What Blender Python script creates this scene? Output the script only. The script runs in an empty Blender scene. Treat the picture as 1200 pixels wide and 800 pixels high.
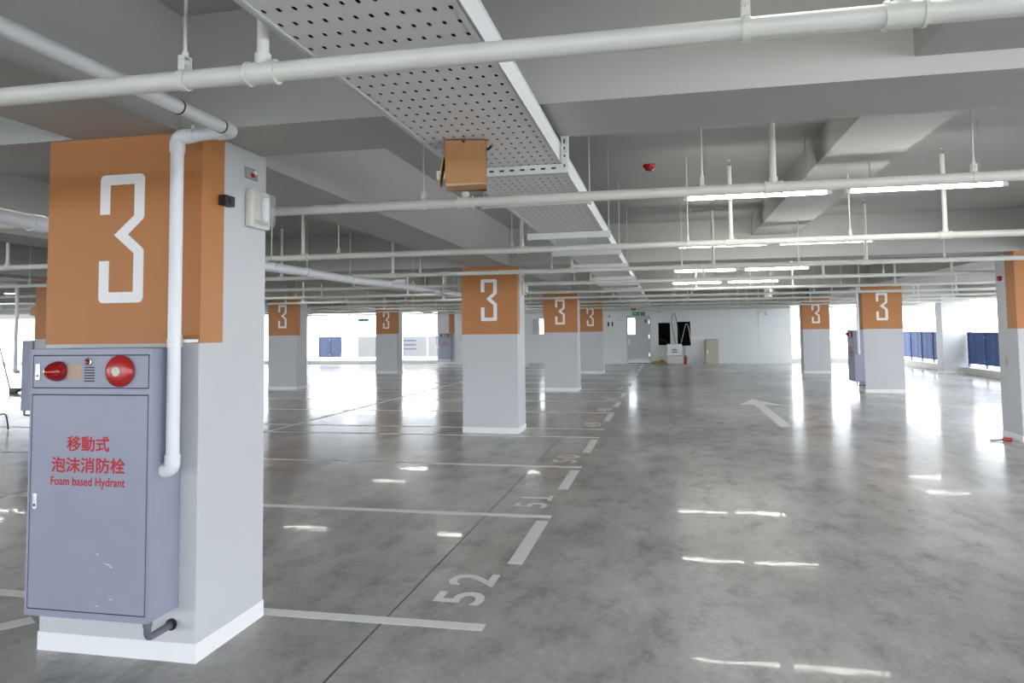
import bpy, bmesh, math, random
from mathutils import Vector, Matrix
from mathutils.geometry import tessellate_polygon
random.seed(7)
SC = bpy.context.scene
COL = SC.collection
PI = math.pi

# ------------------------------------------------------------------ materials
def mat(name, color, rough=0.6, metal=0.0, var=0.0, scale=4.0, bump=0.0, bscale=60.0, spec=0.5):
    m = bpy.data.materials.new(name); m.use_nodes = True
    nt = m.node_tree; b = nt.nodes['Principled BSDF']
    b.inputs['Base Color'].default_value = (*color, 1)
    b.inputs['Roughness'].default_value = rough
    b.inputs['Metallic'].default_value = metal
    b.inputs['Specular IOR Level'].default_value = spec
    tc = nt.nodes.new('ShaderNodeTexCoord')
    if var > 0:
        n = nt.nodes.new('ShaderNodeTexNoise'); n.inputs['Scale'].default_value = scale
        n.inputs['Detail'].default_value = 5
        nt.links.new(tc.outputs['Object'], n.inputs['Vector'])
        r = nt.nodes.new('ShaderNodeValToRGB')
        r.color_ramp.elements[0].position = 0.3; r.color_ramp.elements[1].position = 0.7
        r.color_ramp.elements[0].color = (*[c * (1 - var) for c in color], 1)
        r.color_ramp.elements[1].color = (*[min(1, c * (1 + var)) for c in color], 1)
        nt.links.new(n.outputs['Fac'], r.inputs['Fac'])
        nt.links.new(r.outputs['Color'], b.inputs['Base Color'])
    if bump > 0:
        n2 = nt.nodes.new('ShaderNodeTexNoise'); n2.inputs['Scale'].default_value = bscale
        nt.links.new(tc.outputs['Object'], n2.inputs['Vector'])
        bp = nt.nodes.new('ShaderNodeBump'); bp.inputs['Strength'].default_value = bump
        bp.inputs['Distance'].default_value = 0.01
        nt.links.new(n2.outputs['Fac'], bp.inputs['Height'])
        nt.links.new(bp.outputs['Normal'], b.inputs['Normal'])
    return m

def emit(name, color, strength):
    m = bpy.data.materials.new(name); m.use_nodes = True
    nt = m.node_tree; nt.nodes.clear()
    o = nt.nodes.new('ShaderNodeOutputMaterial'); e = nt.nodes.new('ShaderNodeEmission')
    e.inputs['Color'].default_value = (*color, 1); e.inputs['Strength'].default_value = strength
    nt.links.new(e.outputs[0], o.inputs[0]); return m

M = {}
M['pillar'] = mat('pillar_paint', (.53, .538, .548), .55, var=.02, scale=1.5, bump=.04)
M['base'] = mat('base_paint', (.80, .80, .80), .5)
M['orange'] = mat('orange_paint', (.44, .175, .046), .5, var=.03, scale=2)
M['white'] = mat('white_paint', (.84, .84, .83), .5)
M['ceil'] = mat('ceiling_paint', (.43, .437, .418), .75, var=.03, scale=.6)
M['wall'] = mat('wall_paint', (.74, .765, .755), .7, var=.02, scale=.8)
M['pipe'] = mat('pipe_paint', (.66, .66, .61), .38, var=.03, scale=3)
M['pvc'] = mat('white_plastic_pipe', (.72, .73, .75), .35)
M['rod'] = mat('hanger_rod', (.55, .55, .52), .45, .2)
M['steel'] = mat('galvanised_steel', (.68, .69, .69), .42, .2, var=.06, scale=20)
M['rail'] = mat('tray_rail_paint', (.74, .75, .75), .4)
M['dark'] = mat('black_plastic', (.012, .012, .013), .45)
M['rubber'] = mat('dark_rubber', (.03, .03, .03), .6)
M['grey_pipe'] = mat('dark_grey_pipe', (.12, .12, .15), .45)
M['cab'] = mat('cabinet_enamel', (.275, .29, .368), .38, var=.03, scale=6)
M['black'] = mat('vent_black', (.003, .003, .003), .9, spec=.1)
M['groove'] = mat('cabinet_gap', (.03, .032, .05), .6)
M['red'] = mat('red_enamel', (.42, .02, .018), .25)
M['redtext'] = mat('red_lettering', (.44, .008, .016), .5)
M['redlens'] = mat('red_lens', (.30, .008, .008), .12)
M['paper'] = mat('paper', (.80, .80, .80), .7)
M['tape'] = mat('beige_tape', (.52, .38, .29), .7)
M['chrome'] = mat('chrome', (.7, .7, .72), .2, .9)
M['cream'] = mat('cream_plastic', (.66, .65, .57), .45)
M['card'] = mat('cardboard', (.36, .185, .075), .85, var=.05, scale=8)
M['card2'] = mat('cardboard_inside', (.48, .30, .16), .85)
M['blue'] = mat('blue_panel', (.055, .095, .25), .75, var=.08, scale=3)
M['green'] = mat('green_sign', (.02, .30, .13), .4)
M['marking'] = mat('floor_marking_paint', (.95, .95, .93), .45, var=.04, scale=9)
M['joint'] = mat('floor_joint', (.09, .09, .085), .7)
M['beige'] = mat('beige_cabinet', (.50, .48, .37), .5)
M['kick'] = mat('kick_plate', (.62, .63, .66), .3, .3)
M['doorgrey'] = mat('door_grey', (.55, .56, .56), .5)
M['yellow'] = mat('yellow_hose', (.50, .33, .05), .6)
M['concrete'] = mat('kerb_concrete', (.58, .57, .53), .8, var=.06, scale=3)
M['ground'] = mat('outside_ground', (.60, .59, .56), .9, var=.08, scale=.5)
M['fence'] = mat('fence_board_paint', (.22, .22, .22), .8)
M['blue_muted'] = mat('muted_blue_panel', (.055, .07, .125), .8, var=.08, scale=3)  # less saturated blue for the far rear panel
M['blueprint'] = mat('poster_print', (.07, .09, .15), .7)
M['cable'] = mat('grey_cable', (.30, .30, .29), .6)
M['tube'] = emit('lit_tube', (1.0, .97, .925), 24.0)
M['green_leaf'] = mat('leaf_green', (.18, .32, .14), .7)

# clear plastic
def glass(name, tint, rough=.08, alpha=.35):
    m = bpy.data.materials.new(name); m.use_nodes = True
    nt = m.node_tree; b = nt.nodes['Principled BSDF']
    b.inputs['Base Color'].default_value = (*tint, 1); b.inputs['Roughness'].default_value = rough
    b.inputs['Alpha'].default_value = alpha
    return m
M['clear'] = glass('clear_cover', (.85, .87, .9), .1, .16)
M['pane'] = glass('window_pane', (.9, .95, .95), .05, .15)

# perforated tray sheet: slotted holes, staggered
def perforated():
    m = bpy.data.materials.new('perforated_sheet'); m.use_nodes = True
    nt = m.node_tree; b = nt.nodes['Principled BSDF']; out = nt.nodes['Material Output']
    b.inputs['Base Color'].default_value = (.78, .785, .78, 1); b.inputs['Roughness'].default_value = .45
    b.inputs['Metallic'].default_value = .0
    tc = nt.nodes.new('ShaderNodeTexCoord'); sp = nt.nodes.new('ShaderNodeSeparateXYZ')
    nt.links.new(tc.outputs['Object'], sp.inputs[0])
    def mth(op, a, bb=None, c=None):
        n = nt.nodes.new('ShaderNodeMath'); n.operation = op
        for i, v in enumerate((a, bb, c)):
            if v is None: continue
            if isinstance(v, (int, float)): n.inputs[i].default_value = v
            else: nt.links.new(v, n.inputs[i])
        return n.outputs[0]
    X, Y = sp.outputs['X'], sp.outputs['Y']
    px, py = .047, .093
    row = mth('FLOOR', mth('DIVIDE', Y, py))
    fy = mth('MULTIPLY', mth('SUBTRACT', mth('FRACT', mth('DIVIDE', Y, py)), .5), py)
    off = mth('MULTIPLY', mth('MODULO', mth('ABSOLUTE', row), 2.0), 0.0)
    fx = mth('MULTIPLY', mth('SUBTRACT', mth('FRACT', mth('ADD', mth('DIVIDE', X, px), off)), .5), px)
    # capsule slot distance
    ay = mth('MAXIMUM', mth('SUBTRACT', mth('ABSOLUTE', fy), .007), 0.0)
    d = mth('SQRT', mth('ADD', mth('MULTIPLY', fx, fx), mth('MULTIPLY', ay, ay)))
    hole = mth('LESS_THAN', d, .0060)
    # rows repeat in panels with a plain band at each sheet end
    tr = nt.nodes.new('ShaderNodeBsdfTransparent'); mx = nt.nodes.new('ShaderNodeMixShader')
    nt.links.new(hole, mx.inputs[0]); nt.links.new(b.outputs[0], mx.inputs[1]); nt.links.new(tr.outputs[0], mx.inputs[2])
    nt.links.new(mx.outputs[0], out.inputs[0])
    return m
M['perf'] = perforated()

# polished concrete floor
def floor_mat():
    m = bpy.data.materials.new('polished_concrete'); m.use_nodes = True
    nt = m.node_tree; b = nt.nodes['Principled BSDF']; L = nt.links
    tc = nt.nodes.new('ShaderNodeTexCoord')
    def noise(scale, detail, rough, stretch=None):
        n = nt.nodes.new('ShaderNodeTexNoise'); n.inputs['Scale'].default_value = scale
        n.inputs['Detail'].default_value = detail; n.inputs['Roughness'].default_value = rough
        if stretch:
            mp = nt.nodes.new('ShaderNodeMapping'); mp.inputs['Scale'].default_value = stretch
            L.new(tc.outputs['Object'], mp.inputs[0]); L.new(mp.outputs[0], n.inputs['Vector'])
        else: L.new(tc.outputs['Object'], n.inputs['Vector'])
        return n.outputs['Fac']
    def ramp(fac, stops):
        r = nt.nodes.new('ShaderNodeValToRGB'); e = r.color_ramp.elements
        while len(e) < len(stops): e.new(.5)
        for el, (p, c) in zip(e, stops): el.position = p; el.color = (*c, 1) if len(c) == 3 else c
        L.new(fac, r.inputs['Fac']); return r.outputs['Color']
    def mix(mode, fac, a, bb):
        n = nt.nodes.new('ShaderNodeMix'); n.data_type = 'RGBA'; n.blend_type = mode
        n.inputs[0].default_value = fac
        L.new(a, n.inputs[6]); L.new(bb, n.inputs[7]); return n.outputs[2]
    c1 = ramp(noise(.55, 6, .62, (1, .7, 1)), [(.30, (.36, .353, .338)), (.5, (.52, .512, .495)), (.70, (.70, .69, .672))])
    c2 = ramp(noise(2.6, 8, .7, (1.6, .8, 1)), [(.28, (.60, .60, .60)), (.50, (1, 1, 1)), (.75, (1.15, 1.15, 1.15))])
    c3 = ramp(noise(22, 5, .7), [(.25, (.86, .86, .86)), (.6, (1.04, 1.04, 1.04))])
    base = mix('MULTIPLY', 1, mix('MULTIPLY', 1, c1, c2), c3)
    L.new(base, b.inputs['Base Color'])
    rr = nt.nodes.new('ShaderNodeMapRange'); rr.inputs[3].default_value = .12; rr.inputs[4].default_value = .30
    L.new(noise(1.7, 6, .65), rr.inputs[0]); L.new(rr.outputs[0], b.inputs['Roughness'])
    b.inputs['IOR'].default_value = 1.13
    b.inputs['Coat Weight'].default_value = .14; b.inputs['Coat Roughness'].default_value = .025; b.inputs['Coat IOR'].default_value = 1.28
    bp = nt.nodes.new('ShaderNodeBump'); bp.inputs['Strength'].default_value = .16; bp.inputs['Distance'].default_value = .003
    L.new(noise(3.2, 3, .5, (1, 1.4, 1)), bp.inputs['Height']); L.new(bp.outputs[0], b.inputs['Normal']); L.new(bp.outputs[0], b.inputs['Coat Normal'])
    return m
M['floor'] = floor_mat()

# ------------------------------------------------------------------ mesh helpers
class MB:
    def __init__(self): self.bm = bmesh.new()
    def box(self, x0, y0, z0, x1, y1, z1, bev=0.0):
        r = bmesh.ops.create_cube(self.bm, size=1)
        vs = r['verts']
        for v in vs:
            v.co = Vector(((x0 + x1) / 2 + v.co.x * (x1 - x0), (y0 + y1) / 2 + v.co.y * (y1 - y0), (z0 + z1) / 2 + v.co.z * (z1 - z0)))
        if bev > 0:
            es = list({e for v in vs for e in v.link_edges})
            bmesh.ops.bevel(self.bm, geom=es, offset=bev, segments=2, affect='EDGES', profile=.5)
        return self
    def cyl(self, p0, p1, r0, r1=None, n=20, caps=True):
        r1 = r0 if r1 is None else r1
        p0, p1 = Vector(p0), Vector(p1); d = p1 - p0
        q = d.to_track_quat('Z', 'Y').to_matrix().to_4x4(); q.translation = (p0 + p1) / 2
        bmesh.ops.create_cone(self.bm, cap_ends=caps, segments=n, radius1=max(r0, 1e-5), radius2=max(r1, 1e-5), depth=d.length, matrix=q)
        return self
    def tube(self, pts, r, n=14, closed_ends=True):
        pts = [Vector(p) for p in pts]; rings = []
        up = None
        for i, p in enumerate(pts):
            t = (pts[min(i + 1, len(pts) - 1)] - pts[max(i - 1, 0)]).normalized()
            if up is None:
                up = Vector((0, 0, 1)) if abs(t.z) < .9 else Vector((1, 0, 0))
            a = t.cross(up).normalized(); up = a.cross(t).normalized()
            rr = r[i] if isinstance(r, (list, tuple)) else r
            rings.append([self.bm.verts.new(p + rr * (math.cos(2 * PI * k / n) * a + math.sin(2 * PI * k / n) * up)) for k in range(n)])
        for A, B in zip(rings, rings[1:]):
            for k in range(n):
                self.bm.faces.new((A[k], A[(k + 1) % n], B[(k + 1) % n], B[k]))
        if closed_ends:
            self.bm.faces.new(rings[0][::-1]); self.bm.faces.new(rings[-1])
        return self
    def lathe(self, prof, n=24, mtx=None):
        rings = []
        for r, z in prof:
            rings.append([self.bm.verts.new(((mtx or Matrix()) @ Vector((max(r, 1e-4) * math.cos(2 * PI * k / n), max(r, 1e-4) * math.sin(2 * PI * k / n), z)))) for k in range(n)])
        for A, B in zip(rings, rings[1:]):
            for k in range(n): self.bm.faces.new((A[k], A[(k + 1) % n], B[(k + 1) % n], B[k]))
        self.bm.faces.new(rings[0][::-1]); self.bm.faces.new(rings[-1])
        return self
    def torus(self, mtx, R, r, a0=0, a1=2 * PI, n=20, m=8):
        pts = []
        for i in range(n + 1):
            a = a0 + (a1 - a0) * i / n
            pts.append(mtx @ Vector((R * math.cos(a), R * math.sin(a), 0)))
        return self.tube(pts, r, m)
    def prism(self, poly, f, t0, t1):
        """poly: 2-D points, f(u,v,t) -> 3-D"""
        A = [self.bm.verts.new(f(u, v, t0)) for u, v in poly]; B = [self.bm.verts.new(f(u, v, t1)) for u, v in poly]
        n = len(poly)
        for i in range(n): self.bm.faces.new((A[i], A[(i + 1) % n], B[(i + 1) % n], B[i]))
        for tri in tessellate_polygon([[Vector((u, v, 0)) for u, v in poly]]):
            self.bm.faces.new([A[i] for i in tri]); self.bm.faces.new([B[i] for i in reversed(tri)])
        return self
    def build(self, name, m, parent=None, smooth=False, local=True):
        bmesh.ops.recalc_face_normals(self.bm, faces=self.bm.faces[:])
        me = bpy.data.meshes.new(name); self.bm.to_mesh(me); self.bm.free()
        if smooth:
            for p in me.polygons: p.use_smooth = True
            try: me.set_sharp_from_angle(angle=math.radians(40))
            except Exception: pass
        me.materials.append(m if not isinstance(m, str) else M[m])
        o = bpy.data.objects.new(name, me); COL.objects.link(o)
        if parent is not None:
            o.parent = parent
            if local == 'world':
                pass
        return o

def tag(o, label=None, cat=None, group=None, kind=None):
    if label: o['label'] = label
    if cat: o['category'] = cat
    if group: o['group'] = group
    if kind: o['kind'] = kind
    return o
def thing(name, label, cat, loc=(0, 0, 0), rz=0.0, group=None, kind='thing'):
    o = bpy.data.objects.new(name, None); COL.objects.link(o)
    o.location = loc; o.rotation_euler = (0, 0, rz); o.empty_display_size = .1
    return tag(o, label, cat, group, kind)
def kids(o): return [c for c in ALLKIDS.get(o.name, [])]
def dup(root, loc=None, rz=None, label=None, group=None, skip=()):
    def cp(o, par):
        c = o.copy(); COL.objects.link(c); c.parent = par
        for ch in [x for x in bpy.data.objects if x.parent is o]: 
            if ch.name.split('.')[0] not in skip: cp(ch, c)
        return c
    r = cp(root, None)
    if loc: r.location = loc
    if rz is not None: r.rotation_euler = (0, 0, rz)
    if label: r['label'] = label
    if group: r['group'] = group
    return r
def arc_path(pts, rad, seg=6):
    """polyline with rounded corners"""
    pts = [Vector(p) for p in pts]; out = [pts[0]]
    for a, b, c in zip(pts, pts[1:], pts[2:]):
        d0 = (a - b).normalized(); d1 = (c - b).normalized()
        r = min(rad, (a - b).length * .49, (c - b).length * .49)
        p0, p1 = b + d0 * r, b + d1 * r
        for i in range(seg + 1):
            t = i / seg; out.append((1 - t) ** 2 * p0 + 2 * t * (1 - t) * b + t * t * p1)
    out.append(pts[-1]); return out
def text_obj(name, body, m, parent, mtx, size, width=None, height=None, bold=0.0, extr=.0008, thick=0.0, spacing=1.0, foot=False):
    cu = bpy.data.curves.new(name, 'FONT'); cu.body = body; cu.size = 1; cu.offset = bold; cu.extrude = 0
    cu.space_character = spacing; cu.resolution_u = 3
    t = bpy.data.objects.new(name + '_src', cu); COL.objects.link(t)
    dg = bpy.context.evaluated_depsgraph_get(); dg.update()
    me = bpy.data.meshes.new_from_object(t.evaluated_get(dg)); me.name = name
    bpy.data.objects.remove(t); bpy.data.curves.remove(cu)
    if thick:
        bm = bmesh.new()
        for q_, (dx_, dy_) in enumerate(((-1, 0), (1, 0), (0, 1), (0, -1), (.7, .7), (-.7, .7), (.7, -.7), (-.7, -.7))):
            c = me.copy(); c.transform(Matrix.Translation((dx_ * thick, dy_ * thick, q_ * 1e-4))); bm.from_mesh(c); bpy.data.meshes.remove(c)
        bm.to_mesh(me); bm.free()
    if foot:                                            # bar under a closing 1
        X = max(v.co.x for v in me.vertices); Yb = min(v.co.y for v in me.vertices)
        bm = bmesh.new(); bm.from_mesh(me)
        bm.faces.new([bm.verts.new((X - .30, Yb, 2e-3)), bm.verts.new((X + .17, Yb, 2e-3)), bm.verts.new((X + .17, Yb + .085, 2e-3)), bm.verts.new((X - .30, Yb + .085, 2e-3))])
        bm.to_mesh(me); bm.free()
    xs = [v.co.x for v in me.vertices]; ys = [v.co.y for v in me.vertices]
    x0, x1, y0, y1 = min(xs), max(xs), min(ys), max(ys)
    sx = width / (x1 - x0) if width else size
    sy = height / (y1 - y0) if height else sx
    for v in me.vertices:
        v.co = mtx @ Vector(((v.co.x - (x0 + x1) / 2) * sx, (v.co.y - (y0 + y1) / 2) * sy, extr + v.co.z))
    me.materials.append(M[m]); o = bpy.data.objects.new(name, me); COL.objects.link(o)
    if parent: o.parent = parent
    return o

# ------------------------------------------------------------------ layout constants
H = 2.638                # underside of beams
SLAB = 3.24
PW, PD = .905, .61       # pillar section
Y1, S = 3.2766, 8.0678
ROWY = [Y1 + S * j for j in range(-1, 5)]      # index 0 is the row behind the viewer
BEHIND = [Y1 + S * j for j in (-2,)]
XC = {'aisle': -3.1901, 'left': -11.3015, 'far_left': -19.41, 'right': 4.7667}
YB = 35.548              # rear wall plane

# ------------------------------------------------------------------ floor with painted marks
fl = MB().box(-42, -13.5, -.3, 10.3, 36.0, 0).build('floor', 'floor'); tag(fl, kind='structure')
def flat(name, poly, z=.0015, m='marking', label=None):
    b = MB(); b.prism(poly, lambda u, v, t: Vector((u, v, t)), .0002, z)
    o = b.build(name, m, fl)
    if label: o['label'] = label
    return o
def rect(x0, y0, x1, y1): return [(x0, y0), (x1, y0), (x1, y1), (x0, y1)]
lines_y = []
for j in range(0, 4):
    b0 = ROWY[j + 1]
    lines_y += [b0 + .67, b0 + 3.07, b0 + 5.40, b0 + 7.82]
for y in lines_y:
    w = .095
    flat('parking_line', rect(-6.42, y - w / 2, -1.0, y + w / 2), label=None)
    flat('parking_line', rect(-11.9, y - w / 2, -6.52, y + w / 2))
flat('parking_line', rect(-6.51, -6, -6.42, 34.9))
for x0, x1, yy in [(-3.62, -3.53, 2.4)]:
    flat('parking_line', [(-4.4, 2.62), (-4.3, 2.55), (-3.50, 3.57), (-3.60, 3.64)])
for j in range(0, 4):
    b0 = ROWY[j + 1]
    for a, c in ((1.76, 2.93), (4.18, 5.20), (6.42, 7.60)):
        flat('edge_mark', rect(-1.105, b0 + a, -1.0, b0 + c))
num = 52
FM = Matrix(((0, -1, 0), (1, 0, 0), (0, 0, 1)))           # text right = +Y, text up = -X
for j in range(0, 3):
    b0 = ROWY[j + 1]
    for k in (.67, 3.07, 5.40):
        yc = b0 + k + (.575 if k < 1 else .55)
        mt = Matrix.Translation((-1.25, yc, .0)) @ FM.to_4x4()
        text_obj('bay_number', str(num), 'marking', fl, mt, 1, width=.56 if num != 51 else .50, height=.31, thick=.018, extr=.0016, spacing=1.25, foot=num == 51)['label'] = 'white painted bay number %d' % num
        num -= 1
flat('direction_arrow', [(1.80, 12.66), (2.00, 12.66), (2.00, 16.28), (2.33, 16.24), (1.91, 17.56), (1.515, 16.28), (1.80, 16.30)], label='white straight-ahead arrow on the aisle')
flat('expansion_joint', rect(-1.578, -6, -1.569, 35.5), .001, 'joint')
flat('expansion_joint', [(-7.12, 12.1), (-7.09, 12.1), (-5.33, 18.8), (-5.36, 18.8)], .001, 'joint')
flat('expansion_joint', rect(-6.60, 0, -6.588, 35.5), .001, 'joint')

# ------------------------------------------------------------------ ceiling and beams
tag(MB().box(-42, -13.5, SLAB, 10.3, 36.0, SLAB + .25).build('ceiling', 'ceil'), kind='structure')
def beam(x0, y0, z0, x1, y1, z1=SLAB + .002):
    return tag(MB().box(x0, y0, z0, x1, y1, z1).build('ceiling_beam', 'ceil'), kind='structure')
for y in BEHIND + ROWY:
    beam(-42, y - .02, H, 10.3, y + .56)
for x0, x1 in ((-3.03, -2.40), (-11.15, -10.52), (-19.25, -18.62), (4.93, 5.54)):
    for a, b_ in zip(ROWY, ROWY[1:]): beam(x0, a + .56, H, x1, b_ - .02)
    beam(x0, -13.5, H, x1, ROWY[0] - .02)
for k, (a, b_) in enumerate(zip(ROWY, ROWY[1:])):
    beam(-7.05, a + .56, H, -6.42, b_ - .02)
    beam(-15.2, a + .56, H, -14.6, b_ - .02)
    if k == 0: beam(1.04, a + .56, 2.72, 1.75, b_ - .02)
    else: beam(1.29, a + .56, 2.986, 1.89, b_ - .02)
for a, b_ in zip(ROWY, ROWY[1:]): beam(9.75, a + .56, 2.50, 10.25, b_ - .02)

# ------------------------------------------------------------------ pillars
NUM = [(-2.875, 2.232), (-2.875, 2.415), (-2.868, 2.432), (-2.852, 2.439), (-2.636, 2.439), (-2.620, 2.432), (-2.612, 2.415), (-2.612, 2.213), (-2.620, 2.200),
       (-2.706, 2.124), (-2.620, 2.052), (-2.612, 2.040), (-2.612, 1.796), (-2.620, 1.778), (-2.636, 1.771), (-2.852, 1.771), (-2.868, 1.778), (-2.875, 1.796), (-2.875, 1.989),
       (-2.816, 1.989), (-2.816, 1.826), (-2.671, 1.826), (-2.671, 2.026), (-2.788, 2.123), (-2.671, 2.222), (-2.671, 2.386), (-2.816, 2.386), (-2.816, 2.232)]
def pillar(x, y, label, wrap='right', band='full', group='numbered pillars', num=True):
    r = thing('numbered_pillar' if num else 'plain_pillar', label, 'pillar', (x, y, 0), 0, group)
    MB().box(0, 0, 0, PW, PD, H, .004).build('shaft', 'pillar', r)
    t = .004
    b = MB()
    b.box(-t, -t, 0, PW + t, 0, .092); b.box(-t, PD, 0, PW + t, PD + t, .092)
    b.box(-t, 0, 0, 0, PD, .092); b.box(PW, 0, 0, PW + t, PD, .092)
    b.build('base_trim', 'base', r)
    if band:
        t = .003; z0 = 1.560; b = MB()
        u0 = 0 if band == 'full' else .62
        if wrap == 'right':
            b.box(u0, -t, z0, PW + t, 0, H - .001); b.box(PW, 0, z0, PW + t, .19, H - .001)
            if band == 'full': b.box(-t, -t, z0, 0, .29, H - .001)
        else:
            b.box(0, -t, z0, PW + t, 0, H - .001); b.box(-t, -t, z0, 0, .29, H - .001); b.box(PW, 0, z0, PW + t, .19, H - .001)
        b.build('orange_band', 'orange', r)
        if num:
            cx = (.3155 + .578) / 2
            dx = 0 if wrap == 'right' else .0
            b = MB(); b.prism([(u + 3.1901 + dx, v) for u, v in NUM], lambda u, v, w: Vector((u, w, v)), -t - .0025, -t)
            b.build('numeral', 'white', r)
    return r
P0 = pillar(XC['aisle'], ROWY[1], 'large foreground white pillar, orange top with big 3, foam hydrant cabinet on its front')
pillar(XC['aisle'], ROWY[2], 'second pillar along the aisle, orange band with 3, emergency light on its right side')
pillar(XC['aisle'], ROWY[3], 'third pillar along the aisle, orange band with 3, just left of the fourth')
pillar(XC['aisle'], ROWY[4], 'fourth and farthest aisle pillar with orange 3 band, partly behind the third')
pillar(XC['left'], ROWY[2], 'orange-topped pillar mostly hidden behind the big foreground pillar')
pillar(XC['left'], ROWY[3], 'left pillar with orange 3 band, first right of the foreground pillar')
pillar(XC['left'], ROWY[4], 'left pillar with orange 3 band, in front of the white fence boards')
pillar(XC['left'], ROWY[5], 'distant pillar with narrow orange corner strip and grey hydrant cabinet', band='part', num=False, group=None)
pillar(XC['right'], ROWY[2], 'pillar cut by the right picture edge, orange corner and red alarm lamp', wrap='left')
pillar(XC['right'], ROWY[3], 'right-hand pillar with orange 3 band and dark hydrant cabinet on its left side', wrap='left')
pillar(XC['right'], ROWY[4], 'smaller right-hand pillar with orange 3 band, before the bright rear opening', wrap='left')
pillar(XC['far_left'], ROWY[5], 'pale plain pillar at the rear, left of the blue panel', band=None, num=False, group=None)
pillar(9.25, ROWY[4], 'plain white pillar on the right kerb between two blue panels', band=None, num=False, group=None)

# ------------------------------------------------------------------ foam hydrant cabinets (front faces -Y, back on y=0, base z=0)
def cabinet(loc, rz, label, text=True, group='foam hydrant cabinets'):
    r = thing('hydrant_cabinet', label, 'cabinet', loc, rz, group)
    W, Hh, D = .678, 1.275, .222; f = -D
    b = MB(); b.box(-W / 2, f + .004, 0, W / 2, 0, Hh, .004)
    # face frame around panel and door
    fr = .004
    for q in ((-W / 2, 0, -W / 2 + .012, Hh), (W / 2 - .014, 0, W / 2, Hh), (-W / 2, 0, W / 2, .030), (-W / 2, 1.247, W / 2, Hh), (-W / 2, 1.057, W / 2, 1.084)):
        b.box(q[0], f, q[1], q[2], f + .006, q[3])
    b.build('body', 'cab', r)
    g = MB(); g.box(-W / 2 + .012, f + .0025, .03, W / 2 - .014, f + .0045, 1.247); g.build('seam_gap', 'groove', r)
    # control panel
    p = MB().box(-W / 2 + .0175, f - .001, 1.0895, W / 2 - .0195, f + .004, 1.2415, .0015).build('control_panel', 'cab', r)
    d = MB().box(-W / 2 + .0175, f - .001, .0355, W / 2 - .0195, f + .004, 1.0515, .0015).build('door', 'cab', r)
    def at(x, z): return Vector((x + 2.7195, f - .001, z - .265))    # from measured room coordinates
    # strobe lamp: squat cone pointing out
    c = at(-2.895, 1.433); mt = Matrix.Translation(c) @ Matrix.Rotation(PI / 2, 4, 'X')
    MB().lathe([(.048, 0), (.050, .008), (.048, .022), (.040, .045), (.026, .066), (.010, .078), (.001, .080)], 24, mt).build('strobe_lamp', 'redlens', p, True)
    c = at(-2.548, 1.433); mt = Matrix.Translation(c) @ Matrix.Rotation(PI / 2, 4, 'X')
    bell = MB().lathe([(.074, 0), (.076, .008), (.074, .016), (.064, .025), (.048, .030), (.028, .033), (.001, .034)], 32, mt).build('alarm_bell', 'red', p, True)
    MB().lathe([(.022, .031), (.022, .036), (.016, .039), (.001, .040)], 20, mt).build('bell_boss', 'cream', bell, True)
    c = at(-2.727, 1.477); mt = Matrix.Translation(c) @ Matrix.Rotation(PI / 2, 4, 'X')
    lo = MB().lathe([(.019, 0), (.019, .006), (.014, .008), (.001, .008)], 20, mt).build('indicator_ring', 'chrome', p, True)
    MB().lathe([(.012, .007), (.012, .016), (.008, .021), (.001, .022)], 16, mt).build('indicator_lens', 'redlens', lo, True)
    b = MB()
    for k in range(6):
        z = 1.386 + k * .0128; c = at(-2.722, z); b.box(c.x - .029, f - .0018, c.z - .0032, c.x + .029, f - .0008, c.z + .0032)
    b.build('speaker_grille', 'dark', p)
    a = at(-2.845, 1.393); MB().box(a.x, f - .0016, a.z, a.x + .080, f - .0008, a.z + .072).build('tape_patch', 'tape', p)
    for (x0, x1, z0, z1, par) in ((-3.026, -3.003, 1.39, 1.468, p), (-3.024, -3.003, .768, .845, d)):
        a, e = at(x0, z0), at(x1, z1)
        l_ = MB().box(a.x, f - .005, a.z, e.x, f - .001, e.z, .002).build('latch', 'chrome', par)
        MB().cyl((a.x + .011, f - .0075, a.z + .02), (a.x + .011, f - .005, a.z + .02), .006, n=12).build('keyhole', 'dark', l_)
    TM = Matrix(((1, 0, 0), (0, 0, -1), (0, 1, 0)))
    def ln(s, x0, x1, z0, z1, bold, nm='lettering'):
        a, e = at(x0, z0), at(x1, z1)
        mt = Matrix.Translation(((a.x + e.x) / 2, f - .0018, (a.z + e.z) / 2)) @ TM.to_4x4()
        text_obj(nm, s, 'redtext', d, mt, 1, width=e.x - a.x, height=e.z - a.z, thick=bold, extr=.0)
    ln('移動式', -2.838, -2.602, 1.049, 1.123, .026)
    ln('泡沫消防栓', -2.924, -2.515, .948, 1.022, .026)
    ln('Foam based Hydrant', -2.926, -2.514, .874, .928, .016)
    # scratches on the door
    for (x, z, w) in ((.10, .265, .030), (.125, .255, .018), (.13, .105, .016), (.055, .07, .016), (.055, .31, .014)):
        b = MB().prism([(x, z), (x + w, z - .004), (x + w * 1.1, z - .008), (x + w * .4, z - .004)], lambda u, v, t: Vector((u, t, v)), f - .0016, f - .0009)
        b.build('paint_scuff', 'paper', d)
    # drain elbow under the box
    pts = arc_path([(W / 2 - .035, f + .045, .03), (W / 2 - .035, f + .045, -.085), (W / 2 - .035, .0, -.085)], .035)
    MB().tube(pts, .017, 14).cyl((W / 2 - .035, f + .045, -.028), (W / 2 - .035, f + .045, .002), .021).build('drain_elbow', 'grey_pipe', r, True)
    MB().cyl((W / 2 - .035, -.012, -.085), (W / 2 - .035, .0, -.085), .028).build('pipe_collar', 'dark', r, True)
    return r
cab = cabinet((-2.7195, Y1 - .001, .265), 0, 'blue-grey foam hydrant cabinet with red bell on the foreground pillar')
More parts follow.
